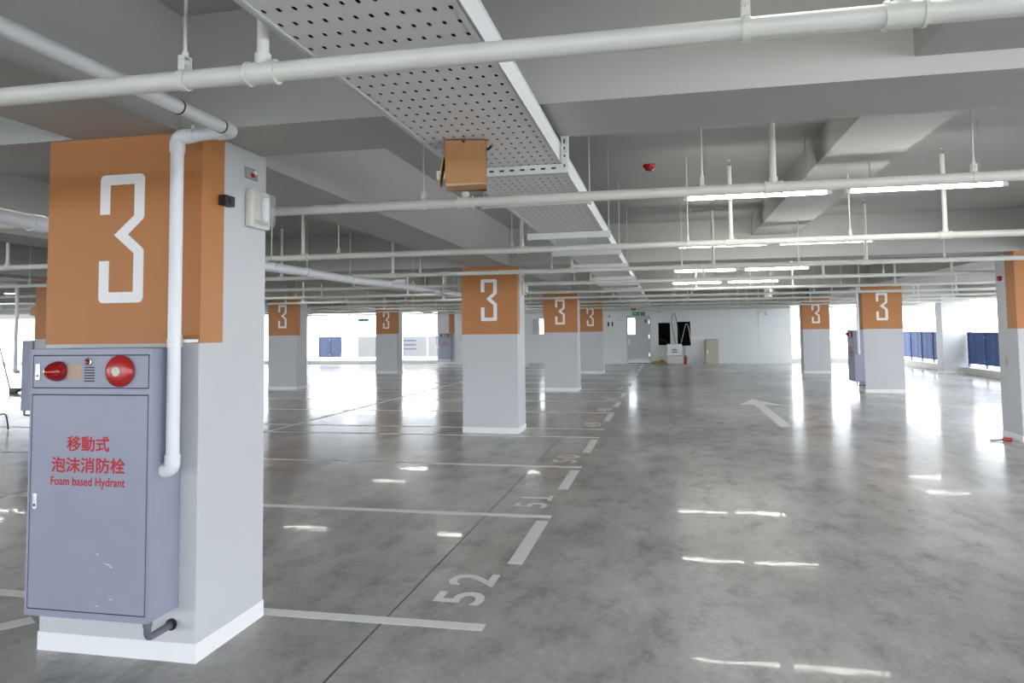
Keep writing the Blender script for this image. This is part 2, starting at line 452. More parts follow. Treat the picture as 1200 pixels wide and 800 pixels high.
dup(cab, (XC['right'] - .001, ROWY[3] + .33, .265), -PI / 2, 'dark foam hydrant cabinet on the left side of the right-hand pillar')
dup(cab, (-10.85, ROWY[5] - .001, .265), 0, 'small distant grey hydrant cabinet beside a narrow orange corner strip')
dup(cab, (XC['left'] - .001, ROWY[2] + .30, .265), -PI / 2, 'hydrant cabinet edge peeping out left of the foreground cabinet')

# standpipes feeding the cabinets
def standpipe(label, path, clamps, lean=None):
    r = thing('standpipe', label, 'pipe', path[-1], 0, None)
    o = Vector(path[-1]); pts = arc_path([Vector(p) - o for p in path], .05, 8)
    MB().tube(pts, .031, 18).build('pipe_run', 'pvc', r, True)
    P = [Vector(p) - o for p in path]
    for a, b_, c in zip(P, P[1:], P[2:]):
        d0 = (a - b_).normalized(); d1 = (c - b_).normalized()
        e = arc_path([b_ + d0 * .075, b_, b_ + d1 * .075], .05, 8)
        bm_ = MB().tube(e, .0365, 18); bm_.build('elbow', 'pvc', r, True)
    for (p, ax) in clamps:
        p = Vector(p) - o
        if ax == 'z':
            b = MB().cyl(p - Vector((0, 0, .008)), p + Vector((0, 0, .008)), .034, n=20)
            b.box(p.x - .045, p.y + .02, p.z - .008, p.x + .045, p.y + .125, p.z + .008)
            b.box(p.x - .065, p.y + .055, p.z - .03, p.x - .043, p.y + .125, p.z + .03)
            b.build('wall_clamp', 'steel', r, True)
        elif ax == 'x':
            b = MB().cyl(p - Vector((.012, 0, 0)), p + Vector((.012, 0, 0)), .034, n=20).cyl(p + Vector((0, 0, .03)), p + Vector((0, 0, .052)), .008)
            b.build('clamp', 'pvc', r, True)
        else:
            MB().cyl(p - Vector((0, .004, 0)), p + Vector((0, .004, 0)), .0335, n=20).build('clamp', 'rubber', r, True)
    return r
standpipe('white pipe running along the ceiling and down the foreground pillar into its cabinet',
          [(-2.035, -5, 2.585), (-2.035, 3.150, 2.585), (-2.335, 3.150, 2.575), (-2.335, 3.150, .955), (-2.381, 3.150, .955)],
          [((-2.335, 3.15, 1.572), 'z'), ((-2.25, 3.15, 2.578), 'x'), ((-2.035, 2.75, 2.585), 'y'), ((-2.035, 3.06, 2.585), 'y')])
xr, yr = XC['right'] - .13, ROWY[3] + .0 - .047
standpipe('thin white pipe entering the cabinet on the right-hand pillar', [(xr, yr + .6, 2.57), (xr, yr, 2.57), (xr, yr, .97), (xr, yr + .03, .97)], [])
standpipe('pale pipe standing left of the foreground cabinet', [(-11.62, 8.0, 2.57), (-11.62, 11.26, 2.57), (-11.62, 11.26, .97), (-11.62, 11.31, .97)], [])
standpipe('thin pipe beside the distant grey cabinet', [(-11.33, 33.0, 2.57), (-11.33, 35.44, 2.57), (-11.33, 35.44, .95), (-11.19, 35.44, .95)], [])

# ------------------------------------------------------------------ little fixtures on pillars
xs = XC['aisle'] + PW          # right face of the aisle pillars
def emergency_light(y, label):
    r = thing('emergency_light', label, 'emergency light', (xs, y, 2.31))
    MB().box(0, -.10, -.108, .042, .10, .108, .012).build('housing', 'cream', r)
    MB().box(.042, -.085, -.095, .092, .085, .095, .02).build('clear_cover', 'clear', r)
    MB().lathe([(.012, -.07), (.022, -.06), (.024, .05), (.016, .066), (.001, .07)], 16, Matrix.Translation((.060, .01, 0))).build('lamp_tube', 'white', r, True)
    MB().box(.044, -.07, -.085, .06, .05, -.068).build('lamp_base', 'chrome', r)
def switch_plate(y, label):
    r = thing('switch_plate', label, 'switch', (xs, y, 2.508))
    MB().box(0, -.066, -.033, .008, .066, .033, .003).build('plate', 'chrome', r)
    MB().box(.007, -.055, -.024, .010, .055, .024).build('inset', 'cable', r)
    MB().box(.010, -.012, -.018, .022, .016, .006, .002).build('red_rocker', 'red', r)
    MB().cyl((.010, .012, .008), (.03, .012, .010), .012, n=14).build('knob', 'white', r)
emergency_light(3.767, 'cream emergency light with clear cover high on the foreground pillar side')
switch_plate(3.720, 'metal switch plate with red rocker above the nearest emergency light')
emergency_light(3.767 + S, 'small emergency light on the side of the second aisle pillar')
switch_plate(3.720 + S, 'tiny switch plate at the top of the second aisle pillar')
def black_box(loc, label):
    r = thing('sensor_box', label, 'sensor', loc)
    MB().box(0, -.043, -.028, .045, .043, .028, .004).build('body', 'dark', r)
    MB().cyl((.045, 0, 0), (.052, 0, 0), .014, n=14).build('lens', 'rubber', r)
black_box((xs + .0035, 3.455, 2.308), 'black sensor box on the orange corner of the foreground pillar')
black_box((xs, 3.455 + 3 * S, 2.47), 'tiny black sensor box on the farthest aisle pillar')
r = thing('alarm_strobe', 'small red alarm lamp high on the right edge pillar', 'alarm lamp', (XC['right'], 11.72, 2.28))
MB().lathe([(.045, 0), (.045, .015), (.03, .02), (.001, .02)], 20, Matrix.Rotation(-PI / 2, 4, 'Y')).build('base', 'white', r, True)
MB().lathe([(.036, .018), (.036, .05), (.026, .07), (.001, .075)], 20, Matrix.Rotation(-PI / 2, 4, 'Y')).build('lens', 'redlens', r, True)
tag(MB().box(XC['right'] - .004, 11.70, 1.02, XC['right'], 11.76, 1.16).build('paper_sticker', 'tape'), 'faint orange sticker low on the right edge pillar', 'sticker', kind='thing')

# ------------------------------------------------------------------ sprinkler pipes
PY = [2.0, 4.33, 7.03, 9.62, 12.12, 14.9, 17.5, 20.25, 23.1, 26.0, 29.6]
TEE = [-18.6, -16.7, -13.4, -9.2, -7.4, -5.4, -3.7, -1.19, .62, 2.43, 4.25, 6.2, 8.1]
HNG = [-17.6, -13.0, -9.7, -8.0, -5.0, -3.3, -1.46, .23, 1.65, 3.3, 7.2]
ORD = ['nearest', 'second', 'third', 'fourth', 'fifth', 'sixth', 'seventh', 'eighth', 'ninth', 'tenth', 'eleventh and farthest']
def soffit(x):
    for a, b_, z in ((-3.03, -2.40, H), (-7.05, -6.42, H), (-11.15, -10.52, H), (-15.2, -14.6, H), (4.93, 5.54, H), (1.29, 1.89, 2.986), (-19.25, -18.62, H)):
        if a - .03 < x < b_ + .03: return z
    return SLAB
PZ, PR = 2.40, .030
XM = Matrix.Rotation(PI / 2, 4, 'Y')
def tee_mesh():
    b = MB(); b.cyl((-.045, 0, 0), (.045, 0, 0), .0345, n=20)
    for s in (-1, 1): b.cyl((s * .045 - .005, 0, 0), (s * .045 + .005, 0, 0), .038, n=20)
    b.cyl((0, 0, .02), (0, 0, .058), .025, n=18); return b
def riser_mesh(h):
    b = MB(); b.cyl((0, 0, .05), (0, 0, h), .0185, n=14); return b
def head_mesh(h):
    b = MB(); b.cyl((0, 0, h), (0, 0, h + .02), .014, n=10)
    for s in (-1, 1): b.tube([(s * .011, 0, h + .02), (s * .016, 0, h + .035), (s * .004, 0, h + .052)], .003, 6)
    b.cyl((0, 0, h + .052), (0, 0, h + .055), .016, n=12); return b
def hanger_mesh(top):
    b = MB(); b.cyl((0, 0, .075), (0, 0, top), .0055, n=8)
    n = 20; a0, a1 = math.radians(118), math.radians(422)
    for i in range(n):                                  # flat strap around the pipe
        t0 = a0 + (a1 - a0) * i / n; t1 = a0 + (a1 - a0) * (i + 1) / n
        q = [(r_ * math.cos(t), r_ * math.sin(t)) for r_, t in ((.0308, t0), (.0345, t0), (.0345, t1), (.0308, t1))]
        b.prism(q, lambda u, v, w: Vector((w, u, v)), -.011, .011)
    for s in (-1, 1):
        b.prism([(s * .0160, .029), (s * .0195, .030), (s * .0195, .072), (s * .0160, .072)], lambda u, v, w: Vector((w, u, v)), -.011, .011)
    b.box(-.011, -.0195, .070, .011, .0195, .0745)
    b.cyl((0, -.028, .056), (0, .028, .056), .005, n=8); b.cyl((0, 0, .0745), (0, 0, .090), .010, n=8); return b
cache = {}
def cached(key, fn, name, m, parent, smooth=True):
    if key in cache:
        o = cache[key].copy(); COL.objects.link(o); o.parent = parent; return o
    o = fn().build(name, m, parent, smooth); cache[key] = o; return o
for i, y in enumerate(PY):
    xa = max(-19.8, -1.12 * y - 2.2); xb = min(9.6, .46 * y + 1.6)
    desc = ' sprinkler pipe, with tees and hanger rods, ' 
    where = ['crossing the top of the picture in front of the cable tray', 'passing just behind the cardboard box', 'crossing below the front of the second bay', 'before the second aisle pillar',
             'just past the second aisle pillar', 'between the second and third aisle pillars', 'before the third aisle pillar', 'just past the third aisle pillar', 'between the third and fourth aisle pillars', 'just before the fourth aisle pillar',
             'well before the rear wall'][i]
    r = thing('sprinkler_pipe', ORD[i].split()[0] + ' white sprinkler pipe, ' + where, 'pipe', (0, y, PZ), 0, 'white sprinkler pipes across the ceiling')
    MB().cyl((xa, 0, 0), (xb, 0, 0), PR, n=20).build('pipe_run', 'pipe', r, True)
    for x in TEE:
        if not (xa + .2 < x < xb - .2): continue
        if i == 2 and x == -1.19: x = -1.36
        t = cached('tee', tee_mesh, 'tee_fitting', 'pipe', r); t.location = (x, 0, 0)
        zt = soffit(x) - PZ
        rr = cached(('riser', round(zt, 3)), lambda: riser_mesh(zt - .12), 'riser', 'pipe', r); rr.location = (x, 0, 0)
        hd = cached(('head', round(zt, 3)), lambda: head_mesh(zt - .12), 'sprinkler_head', 'chrome', rr); hd.location = (0, 0, 0)
    for x in HNG:
        if not (xa + .2 < x < xb - .2): continue
        zt = soffit(x) - PZ
        h = cached(('hanger', round(zt, 3)), lambda: hanger_mesh(zt), 'hanger', 'pipe', r); h.location = (x, 0, 0)

# sagging white drain pipe in the left bay
r = thing('drain_pipe', 'thick white plastic drain pipe running front to back left of the aisle', 'pipe', (-3.9, 4, 2.30))
DZ = [(-10, .018), (-2, .018), (-.5, .03), (.0, .02), (.4, .014), (1.5, .012), (2.9, -.012), (4.5, -.012), (6.4, .008), (8.6, .014), (12, .010), (18, .01)]
def dz(y):
    for (a, za), (b_, zb) in zip(DZ, DZ[1:]):
        if a <= y <= b_:
            t = (y - a) / (b_ - a); t = t * t * (3 - 2 * t); return za + (zb - za) * t
    return DZ[-1][1]
MB().tube([(.03 * math.sin(y * .12), y * .24 - 6, dz(y * .24 - 6)) for y in range(96)], .048, 18).build('pipe_run', 'pvc', r, True)
def dx(y): return .03 * math.sin((y + 6) / .24 * .12)
for y in (-.1, 1.9, 3.55, 5.75, 8.0, 10.6, 12.9, 16.0):
    MB().cyl((dx(y), y - .05, dz(y)), (dx(y), y + .05, dz(y)), .055, n=18).build('coupling', 'pvc', r, True)
for y in (.2, 2.8, 4.7, 7.0, 9.2, 12.6):
    z = dz(y); x = dx(y)
    b = MB().cyl((x, y, z + .075), (x, y, SLAB - 2.30), .006, n=8)
    for s in (-1, 1): b.tube(arc_path([(x, y, z + .085), (x + s * .05, y, z + .04), (x + s * .052, y, -.01 + z), (x, y, z - .052)], .03, 4), .005, 6)
    b.build('hanger', 'rod', r, True)
for y, z in ((6.02, .0), (8.25, -.03)):
    MB().tube(arc_path([(.02, y, z + .02), (.10, y, z + .05), (.20, y + .08, z + .05)], .03, 5), .03, 12).build('branch_fitting', 'pvc', r, True)

# ------------------------------------------------------------------ cable tray
r = thing('cable_tray', 'long perforated pale metal cable tray under the ceiling', 'cable tray', (-.82, 0, 2.5))
TW = .29
MB().box(-TW, -4, 0, TW, 34.8, .0015).build('perforated_bottom', 'perf', r)
for s, nm in ((-1, 'side_rail'), (1, 'side_rail')):
    b = MB(); x = s * TW
    b.box(min(x, x + s * .002), -4, -.002, max(x, x + s * .002), 34.8, .10)
    b.box(x - (.018 if s > 0 else 0), -4, -.003, x + (0 if s > 0 else .018), 34.8, -.0006)
    b.box(x - .003, -4, .096, x + .006, 34.8, .102)
    b.box(x - (.003 if s > 0 else .006), -4, -.003, x + (.006 if s > 0 else .003), 34.8, .006)
    b.build(nm, 'rail', r)
MB().box(-TW - .003, -4, .102, TW + .003, 34.8, .105).build('lid', 'rubber', r)  # lid coloured dark to imitate shade inside the tray, seen through the holes
for k in range(7):
    x = -.21 + k * .065 + random.uniform(-.012, .012); rad = random.uniform(.010, .017)
    pts = [(x + .018 * math.sin(j * .9 + k), -4 + j * 1.0, .003 + rad) for j in range(39)]
    MB().tube(pts, rad, 8).build('tray_cable', 'rubber' if k != 4 else 'cable', r, True)
def tray_support(y, label, kind):
    r = thing('tray_support', label, 'bracket', (-.82, y, 2.47), 0, 'cable tray supports')
    b = MB()
    if kind == 'slot':
        b.box(-.40, -.003, -.025, .30, .003, .024); b.box(-.40, 0, -.025, .30, .04, -.021)
        b.build('strut', 'steel', r)
        b = MB()
        for k in range(12): b.box(-.385 + k * .057, -.0045, -.004, -.36 + k * .057, -.0025, .006)
        b.build('strut_slot', 'groove', r)
        MB().box(.30, -.022, -.03, .335, .022, .175).build('upright_angle', 'steel', r)
        b = MB()
        for k in range(4): b.box(.312, -.0235, .0 + k * .042, .320, -.0215, .025 + k * .042)
        b.build('angle_slot', 'groove', r)
        b = MB()
        for z in (.02, .045, .085): b.cyl((.318, -.034, z), (.318, -.022, z), .008, n=6)
        b.build('bolt', 'chrome', r)
    else:
        hh = .021 if kind == 'thin' else .032
        b.box(-.40, -.02, -hh, .36, .02, .024); b.build('strut', 'rail', r)
        for s in (-.385, .345):
            MB().cyl((s, 0, -hh - .01), (s, 0, SLAB - 2.47), .005, n=8).build('hanger_rod', 'rod', r, True)
sup = [(3.845, 'slotted steel angle bracket under the tray, just behind the cardboard box', 'slot'), (4.86, 'thin tray support with rods, first behind the slotted bracket', 'thin'),
       (6.58, 'pale tray support bar, second behind the slotted bracket', 'bar'), (8.12, 'third tray support bar behind the slotted bracket', 'bar'), (9.87, 'fourth tray support bar behind the slotted bracket', 'bar')]
od = ['fifth', 'sixth', 'seventh', 'eighth', 'ninth', 'tenth', 'eleventh', 'twelfth']
for k, y in enumerate((12.25, 13.8, 15.5, 18.6, 21.6, 24.6, 26.8, 30.0)): sup.append((y, od[k] + ' tray support bar behind the slotted bracket', 'bar'))
for y, l, k in sup: tray_support(y, l, k)

# cardboard boxes strapped below the tray
def carton(loc, s, label, rz=0.0, tilt=0.0):
    r = thing('cardboard_box', label, 'box', loc, rz); r.rotation_euler = (0, tilt, rz)
    w, d, h = .195 * s, .20 * s, .205 * s
    b = MB(); t = .004
    b.box(-w / 2, -d / 2, -h, w / 2, -d / 2 + t, 0); b.box(-w / 2, d / 2 - t, -h, w / 2, d / 2, 0)
    b.box(w / 2 - t, -d / 2, -h, w / 2, d / 2, 0); b.box(-w / 2, -d / 2, -t, w / 2, d / 2, 0)
    b.box(-w / 2, -d / 2, -h, -w / 2 + t, d / 2, -h * .12)
    b.build('carton_body', 'card', r)
    b = MB()
    b.prism([(-d / 2, -h), (d * .42, -h + .012), (d * .42, -h + .016), (-d / 2, -h + .004)], lambda u, v, q: Vector((q, u, v)), -w / 2 + .002, w / 2 - .002)
    b.prism([(-w / 2, -h - .001), (w / 2, -h + .002), (w / 2, -h - .002), (-w * .45, -h - .014)], lambda u, v, q: Vector((u, q, v)), -d / 2 - .004, d * .1)
    b.build('bottom_flap', 'card2', r)
    b = MB(); b.prism([(-w / 2, -h * .28), (-w / 2 - .012, -h * .4), (-w / 2 - .03, -h * .95), (-w / 2 - .026, -h * .96), (-w / 2 - .006, -h * .42), (-w / 2 + .001, -h * .36)], lambda u, v, q: Vector((u, q, v)), -d / 2 + .01, d * .3)
    b.build('side_flap', 'card2', r)
    b = MB(); b.tube([(-.022 * s, -d / 2 + .01, .012), (-.014 * s, -d / 2 - .004, -.004), (-.005 * s, -d / 2 - .006, -.012)], .004, 6)
    b.build('strap_tie', 'dark', r); b = MB()
    b.tube([(w / 2 - .005, 0, -.02), (w / 2 + .012, -.02, -.022), (w / 2 + .022, -.03, -.012)], .006, 6)
    b.build('strap_tie', 'dark', r)
    return r
carton((-.915, 3.35, 2.495), 1.0, 'brown cardboard box tied beneath the cable tray', .24, .0)
carton((-1.21, 29.4, 2.555), .85, 'tiny brown box hanging high before the rear door')
carton((-16.5, 16.6, 2.38), .95, 'tiny brown box hanging at the far left edge')

# ------------------------------------------------------------------ fluorescent battens
def batten(x0, y, label, z=2.72, L=1.21):
    r = thing('fluorescent_light', label, 'ceiling light', (x0 + L / 2, y, z), 0, 'lit fluorescent tubes')
    b = MB(); b.prism([(-.030, .030), (-.024, .075), (.024, .075), (.030, .030), (.026, .027), (-.026, .027)], lambda u, v, q: Vector((q, u, v)), -L / 2, L / 2)
    b.build('reflector', 'white', r)
    MB().cyl((-L / 2 + .05, 0, 0), (L / 2 - .05, 0, 0), .0165, n=14).build('tube', 'tube', r, True)
    for s in (-1, 1):
        MB().box(s * (L / 2 - .027) - .02, -.018, -.018, s * (L / 2 - .027) + .02, .018, .05, .004).build('end_socket', 'white', r)
        top = (soffit(x0 + L / 2 + s * (L / 2 - .2))) - z
        MB().cyl((s * (L / 2 - .2), 0, .08), (s * (L / 2 - .2), 0, top), .004, n=8).build('hanger_rod', 'rod', r, True)
    return r
first = None
LY = [(2.1, 'row just above the viewer'),
      (6.4, 'nearest visible aisle row, half hidden by the second sprinkler pipe'), (10.15, 'second visible aisle row'), (14.47, 'third visible aisle row'), (18.22, 'fourth and farthest visible aisle row')]
for y, w in LY:
    batten(.17, y, 'left tube light of the ' + w); batten(1.47, y, 'right tube light of the ' + w)
q = 0
for k, y in enumerate((5.0, 14.3, 16.8, 22.4, 24.6, 30.4)):
    o = ['first', 'second', 'third', 'fourth', 'fifth', 'sixth', 'seventh', 'eighth', 'ninth'][k]
    batten(-9.35, y, o + ' tube light from the front in the outer left bays, up between beams', z=3.13)
    batten(-5.4, y, o + ' tube light from the front in the left bays beside the aisle, up between beams', z=3.13)
    if k > 0: batten(7.2, y + .9 if k > 2 else y, o + ' tube light from the front above the right-hand kerb bays', z=3.13)
for k, y in enumerate((14.8, 15.6)):
    batten(-16.5, y, ['nearer of the two lit tubes at the left edge', 'farther of the two lit tubes at the left edge'][k])

# smoke detectors
for k, (x, y, l) in enumerate(((-.118, 7.33, 'red fire detector on the ceiling right of the cable tray'),)):
    r = thing('fire_detector', l, 'detector', (x, y, SLAB))
    mt = Matrix.Rotation(PI, 4, 'X')
    MB().lathe([(.062, 0), (.062, .02), (.054, .03), (.001, .03)], 24, mt).build('base', 'red', r, True)
    MB().lathe([(.046, .028), (.042, .05), (.022, .062), (.001, .064)], 24, mt).build('sensor_dome', 'redlens', r, True)

# ------------------------------------------------------------------ rear wall with door and openings
T = .2
bw = MB()
def wseg(x0, z0, x1, z1): bw.box(x0, YB, z0, x1, YB + T, z1)
xl, xr_ = -10.39, 5.66
D0, D1, DH = -1.78, -.73, 2.245
W0, W1, WZ0, WZ1 = -6.45, -4.4, 1.43, 2.24
wseg(xl, 0, W0, H); wseg(W0, 0, W1, WZ0); wseg(W0, WZ1, W1, H); wseg(W1, 0, D0, H); wseg(D0, DH, D1, H); wseg(D1, 0, xr_, H)
tag(bw.build('wall_rear', 'wall'), kind='structure')
tag(MB().box(W1, YB - .008, 0, D0 - .06, YB, .10).build('baseboard_rear', 'base'), kind='structure')
wn = MB()
for q in ((W0, WZ0, W0 + .05, WZ1), (W1 - .05, WZ0, W1, WZ1), (W0, WZ0, W1, WZ0 + .04), (W0, WZ1 - .04, W1, WZ1)): wn.box(q[0], YB + .05, q[1], q[2], YB + .1, q[3])
wo = tag(wn.build('window_1', 'steel'), kind='structure')
MB().box(W0 + .05, YB + .07, WZ0 + .04, -6.06, YB + .09, WZ1 - .04).build('grey_panel', 'doorgrey', wo)
MB().box(-6.06, YB + .075, WZ0 + .04, W1 - .05, YB + .08, WZ1 - .04).build('pane', 'pane', wo)
# door
d = thing('door_1', None, None, ((D0 + D1) / 2, YB, 0), 0, None, 'structure')
w = (D1 - D0) / 2
b = MB()
b.box(-w - .04, -.02, 0, -w + .03, .12, DH + .03); b.box(w - .03, -.02, 0, w + .04, .12, DH + .03); b.box(-w - .04, -.02, DH - .03, w + .04, .12, DH + .04)
b.build('door_frame', 'doorgrey', d)
b = MB()
b.box(-w + .03, .10, .20, w - .03, .14, 1.40); b.box(-w + .36, .10, 1.40, w - .03, .14, DH - .08); b.box(-w + .03, .10, DH - .08, w - .03, .14, DH - .03)
b.build('door_leaf', 'doorgrey', d)
MB().box(-w + .03, .115, 1.40, -w + .36, .12, DH - .08).build('glass_pane', 'pane', d)
MB().box(-w + .03, .10, 0, w - .03, .14, .03).build('threshold', 'dark', d)
MB().box(-w + .03, .085, .03, w - .03, .10, .20).build('kick_plate', 'kick', d)
MB().box(w - .22, .05, 1.95, w - .16, .10, 2.10).build('door_closer', 'dark', d)
b = MB()
for z in (.35, 1.2, 1.9): b.box(w - .05, -.035, z, w - .01, -.02, z + .18)
b.build('hinge', 'chrome', d)
MB().box(-w + .03, .05, .85, -w + .10, .10, 1.20).build('door_handle', 'white', d)
# exit sign above door
def exit_sign(loc, rz, label, w=.60, h=.17, rods=True, cols=('green', 'white')):
    r = thing('exit_sign', label, 'exit sign', loc, rz)
    MB().box(-w / 2, -.025, -h / 2, w / 2, .025, h / 2, .004).build('sign_body', cols[0], r)
    for s in (-1, 1):
        b = MB()
        f = lambda u, v, t: Vector((u * h + w * .08, t, v * h))
        t0, t1 = (-.0268, -.0252) if s < 0 else (.0252, .0268)
        b.prism([(-.05 + .10 * math.cos(a * PI / 5), .26 + .08 * math.sin(a * PI / 5)) for a in range(10)], f, t0, t1)
        for poly in ([(-.12, .15), (.06, .18), (.02, -.08), (-.12, -.06)], [(-.12, -.04), (0, -.06), (-.06, -.22), (-.30, -.34), (-.33, -.28), (-.15, -.18)],
                     [(-.04, -.06), (.06, -.04), (.14, -.20), (.12, -.36), (.05, -.36), (.05, -.22)], [(.02, .17), (.22, .04), (.20, -.02), (.02, .08)], [(-.10, .16), (-.28, .06), (-.24, -.04), (-.10, .08)]):
            b.prism(poly, f, t0, t1)
        g = lambda u, v, t: Vector((u * h - w * .28, t, v * h))
        b.prism([(-.40, 0), (-.10, .28), (-.10, .09), (.35, .09), (.35, -.09), (-.10, -.09), (-.10, -.28)], g, t0, t1)
        b.build('sign_print', cols[1], r)
    if rods:
        for s in (-.35, .35): MB().cyl((s * w, 0, h / 2), (s * w, 0, SLAB - loc[2]), .006, n=8).build('hanger_rod', 'rod', r)
    return r
exit_sign((-1.22, YB - .03, 2.375), 0, 'green exit sign over the rear door', rods=False)
exit_sign((2.5, 18.9, 2.50), PI / 2 + .08, 'pale green and white exit sign hanging edge-on over the aisle', w=.62, h=.27, cols=('white', 'green'))
exit_sign((-14.2, 33.0, 2.24), 0, 'green exit sign hanging before the bright left rear opening', w=.55, h=.14)
# louvre vents
def vent(x0, z0, x1, z1, label):
    r = thing('louvre_vent', label, 'vent', ((x0 + x1) / 2, YB, z0), 0, 'black vents in the rear wall'); w = (x1 - x0) / 2; h = z1 - z0
    b = MB()
    for q in ((-w - .02, -.02, -w, h + .02), (w, -.02, w + .02, h + .02), (-w, -.02, w, 0), (-w, h, w, h + .02)): b.box(q[0], -.02, q[1], q[2], 0, q[3])
    b.build('vent_frame', 'wall', r)
    MB().box(-w, -.006, 0, w, -.001, h).build('recess_shade_sheet', 'black', r)  # black sheet stands in for the shade inside the vent opening
    b = MB()
    for k in range(6): b.box(-w + .05 + k * (2 * w - .1) / 5 - .012, -.018, .01, -w + .05 + k * (2 * w - .1) / 5 + .012, -.008, h - .01)
    b.build('slats', 'black', r)
vent(-.32, .87, .23, 1.93, 'left black vent on the rear wall beside the door')
vent(.56, .83, 1.16, 1.97, 'right black vent on the rear wall, cables draped over it')
# loop of hanging cables
def cord(name, pts, rad, m, label, cat='cable', sm=4):
    P = [Vector(p) for p in pts]; out = []
    for i in range(len(P) - 1):
        p0, p1, p2, p3 = P[max(i - 1, 0)], P[i], P[i + 1], P[min(i + 2, len(P) - 1)]
        for k in range(sm):
            t = k / sm
            out.append(.5 * ((2 * p1) + (-p0 + p2) * t + (2 * p0 - 5 * p1 + 4 * p2 - p3) * t * t + (-p0 + 3 * p1 - 3 * p2 + p3) * t ** 3))
    out.append(P[-1])
    return tag(MB().tube(out, rad, 8).build(name, m, None, True), label, cat, kind='thing')
yw = YB - .06
cord('hanging_cable', [(.47, yw, .95), (.40, yw, 1.3), (.30, yw, 1.9), (.34, yw, 2.25), (.42, yw, 2.35), (.50, yw, 2.2), (.58, yw, 1.7), (.68, yw, 1.2), (.74, yw, .95)], .012, 'rubber', 'dark cable looping above the crate between the two vents')
cord('hanging_cable', [(.72, yw - .03, .97), (.82, yw - .03, 1.35), (.93, yw - .03, 1.78), (1.0, yw - .03, 1.86), (1.07, yw - .03, 1.70), (1.14, yw - .03, 1.2), (1.18, yw - .03, .9)], .014, 'cream', 'pale cable draped in an arch across the right vent')
cord('hanging_cable', [(-.30, yw, 1.2), (-.05, yw, 1.08), (.06, yw - .1, .93), (.05, yw - .12, .6)], .012, 'rubber', 'dark cable end lying across the left vent bottom')
# crate with paper
r = thing('equipment_crate', 'off-white equipment crate with a printed sheet, before the rear wall', 'crate', (.40, 35.05, 0))
MB().box(-.33, -.24, .02, .33, .24, .38, .01).build('lower_case', 'cream', r)
MB().box(-.34, -.25, .40, .34, .25, .93, .015).build('upper_case', 'white', r)
MB().box(-.15, -.253, .52, .15, -.2505, .85).build('printed_sheet', 'paper', r)
MB().box(-.10, -.2545, .64, .10, -.253, .70).build('orange_print', 'orange', r)
MB().box(-.12, -.2545, .54, .12, -.253, .58).build('blue_print', 'blueprint', r)
b = MB()
for x in (-.28, .28):
    for yy in (-.2, .2): b.cyl((x, yy, 0), (x, yy, .022), .02, n=10)
b.build('foot', 'dark', r)
r = thing('fire_extinguisher', 'small red fire extinguisher on the floor beside the crate', 'fire extinguisher', (.885, 35.0, 0))
MB().lathe([(.06, 0), (.065, .01), (.065, .28), (.05, .33), (.02, .36), (.02, .385), (.001, .386)], 20).build('cylinder', 'red', r, True)
MB().box(-.012, -.06, .375, .012, .05, .41).cyl((0, 0, .36), (0, 0, .40), .018, n=10).build('valve_handle', 'dark', r)
MB().tube(arc_path([(.02, 0, .39), (.085, 0, .36), (.085, 0, .10)], .03), .009, 8).build('hose', 'rubber', r, True)
tag(MB().box(1.18, YB - .03, .30, 1.78, YB, 1.28, .006).build('white_board', 'white'), 'white board on the rear wall just left of the beige cabinet', 'board', kind='thing')
tag(MB().box(.90, YB - .12, .42, 1.19, YB - .105, .84, .003).build('paper_sheet', 'paper'), 'white sheet hanging between the crate and the white board', 'paper', kind='thing')
r = thing('metal_cabinet', 'tall beige metal cabinet standing against the rear wall', 'cabinet', (2.10, 35.35, 0))
MB().box(-.30, -.18, 0, .30, .18, 1.10, .006).build('cabinet_body', 'beige', r)
MB().box(-.24, -.19, .03, .29, -.18, 1.04, .004).build('cabinet_door', 'beige', r)
MB().box(-.21, -.205, .48, -.185, -.19, .62, .003).build('cabinet_handle', 'chrome', r)
MB().box(-.31, -.20, 1.10, .25, .18, 1.125).build('cabinet_top', 'cable', r)
# coiled yellow hose
r = thing('hose_heap', 'heap of yellow hose on the floor by the rear door', 'hose', (-.35, 35.1, 0))
pts = []
for k in range(90):
    a = k * .42; R = .12 + .16 * (k % 17) / 17
    pts.append((R * 1.25 * math.cos(a) + .05 * math.sin(k), R * .8 * math.sin(a), .02 + .13 * abs(math.sin(k * .37)) * (1 - R * 2) + .01))
MB().tube(pts, .017, 8).build('hose', 'yellow', r, True)
MB().tube([(.05, -.12, .1), (.15, -.05, .17), (.25, .02, .12)], .03, 10).build('hose_nozzle', 'rubber', r, True)
# alarm cluster and signs on the left part of the rear wall
r = thing('alarm_box', 'small black and white alarm box on the rear wall left of the door', 'alarm box', (-2.58, YB, 1.90))
MB().box(-.16, -.05, -.14, .16, 0, .14, .01).build('back_plate', 'steel', r)
MB().box(-.13, -.075, -.10, -.05, -.05, .10).box(.06, -.075, -.10, .13, -.05, .10).build('black_cover', 'dark', r)
MB().box(-.045, -.08, -.11, .055, -.05, .11, .006).build('white_cover', 'white', r)
tag(MB().box(-2.27, YB - .02, 2.04, -1.90, YB, 2.29, .004).build('wall_sign', 'steel'), 'grey plate on the rear wall just left of the door', 'sign', kind='thing')
r = thing('small_siren', 'small round siren above the alarm box on the rear wall', 'siren', (-2.62, YB, 2.27))
MB().lathe([(.05, 0), (.05, .03), (.03, .05), (.001, .052)], 16, Matrix.Rotation(PI / 2, 4, 'X')).build('body', 'cable', r, True)
tag(MB().tube([(-2.72, YB - .015, 1.50), (-2.55, YB - .02, 1.62), (-2.42, YB - .015, 1.74)], .02, 8).build('wall_bracket', 'steel', None, True), 'slanting bracket on the rear wall beneath the alarm box', 'bracket', kind='thing')
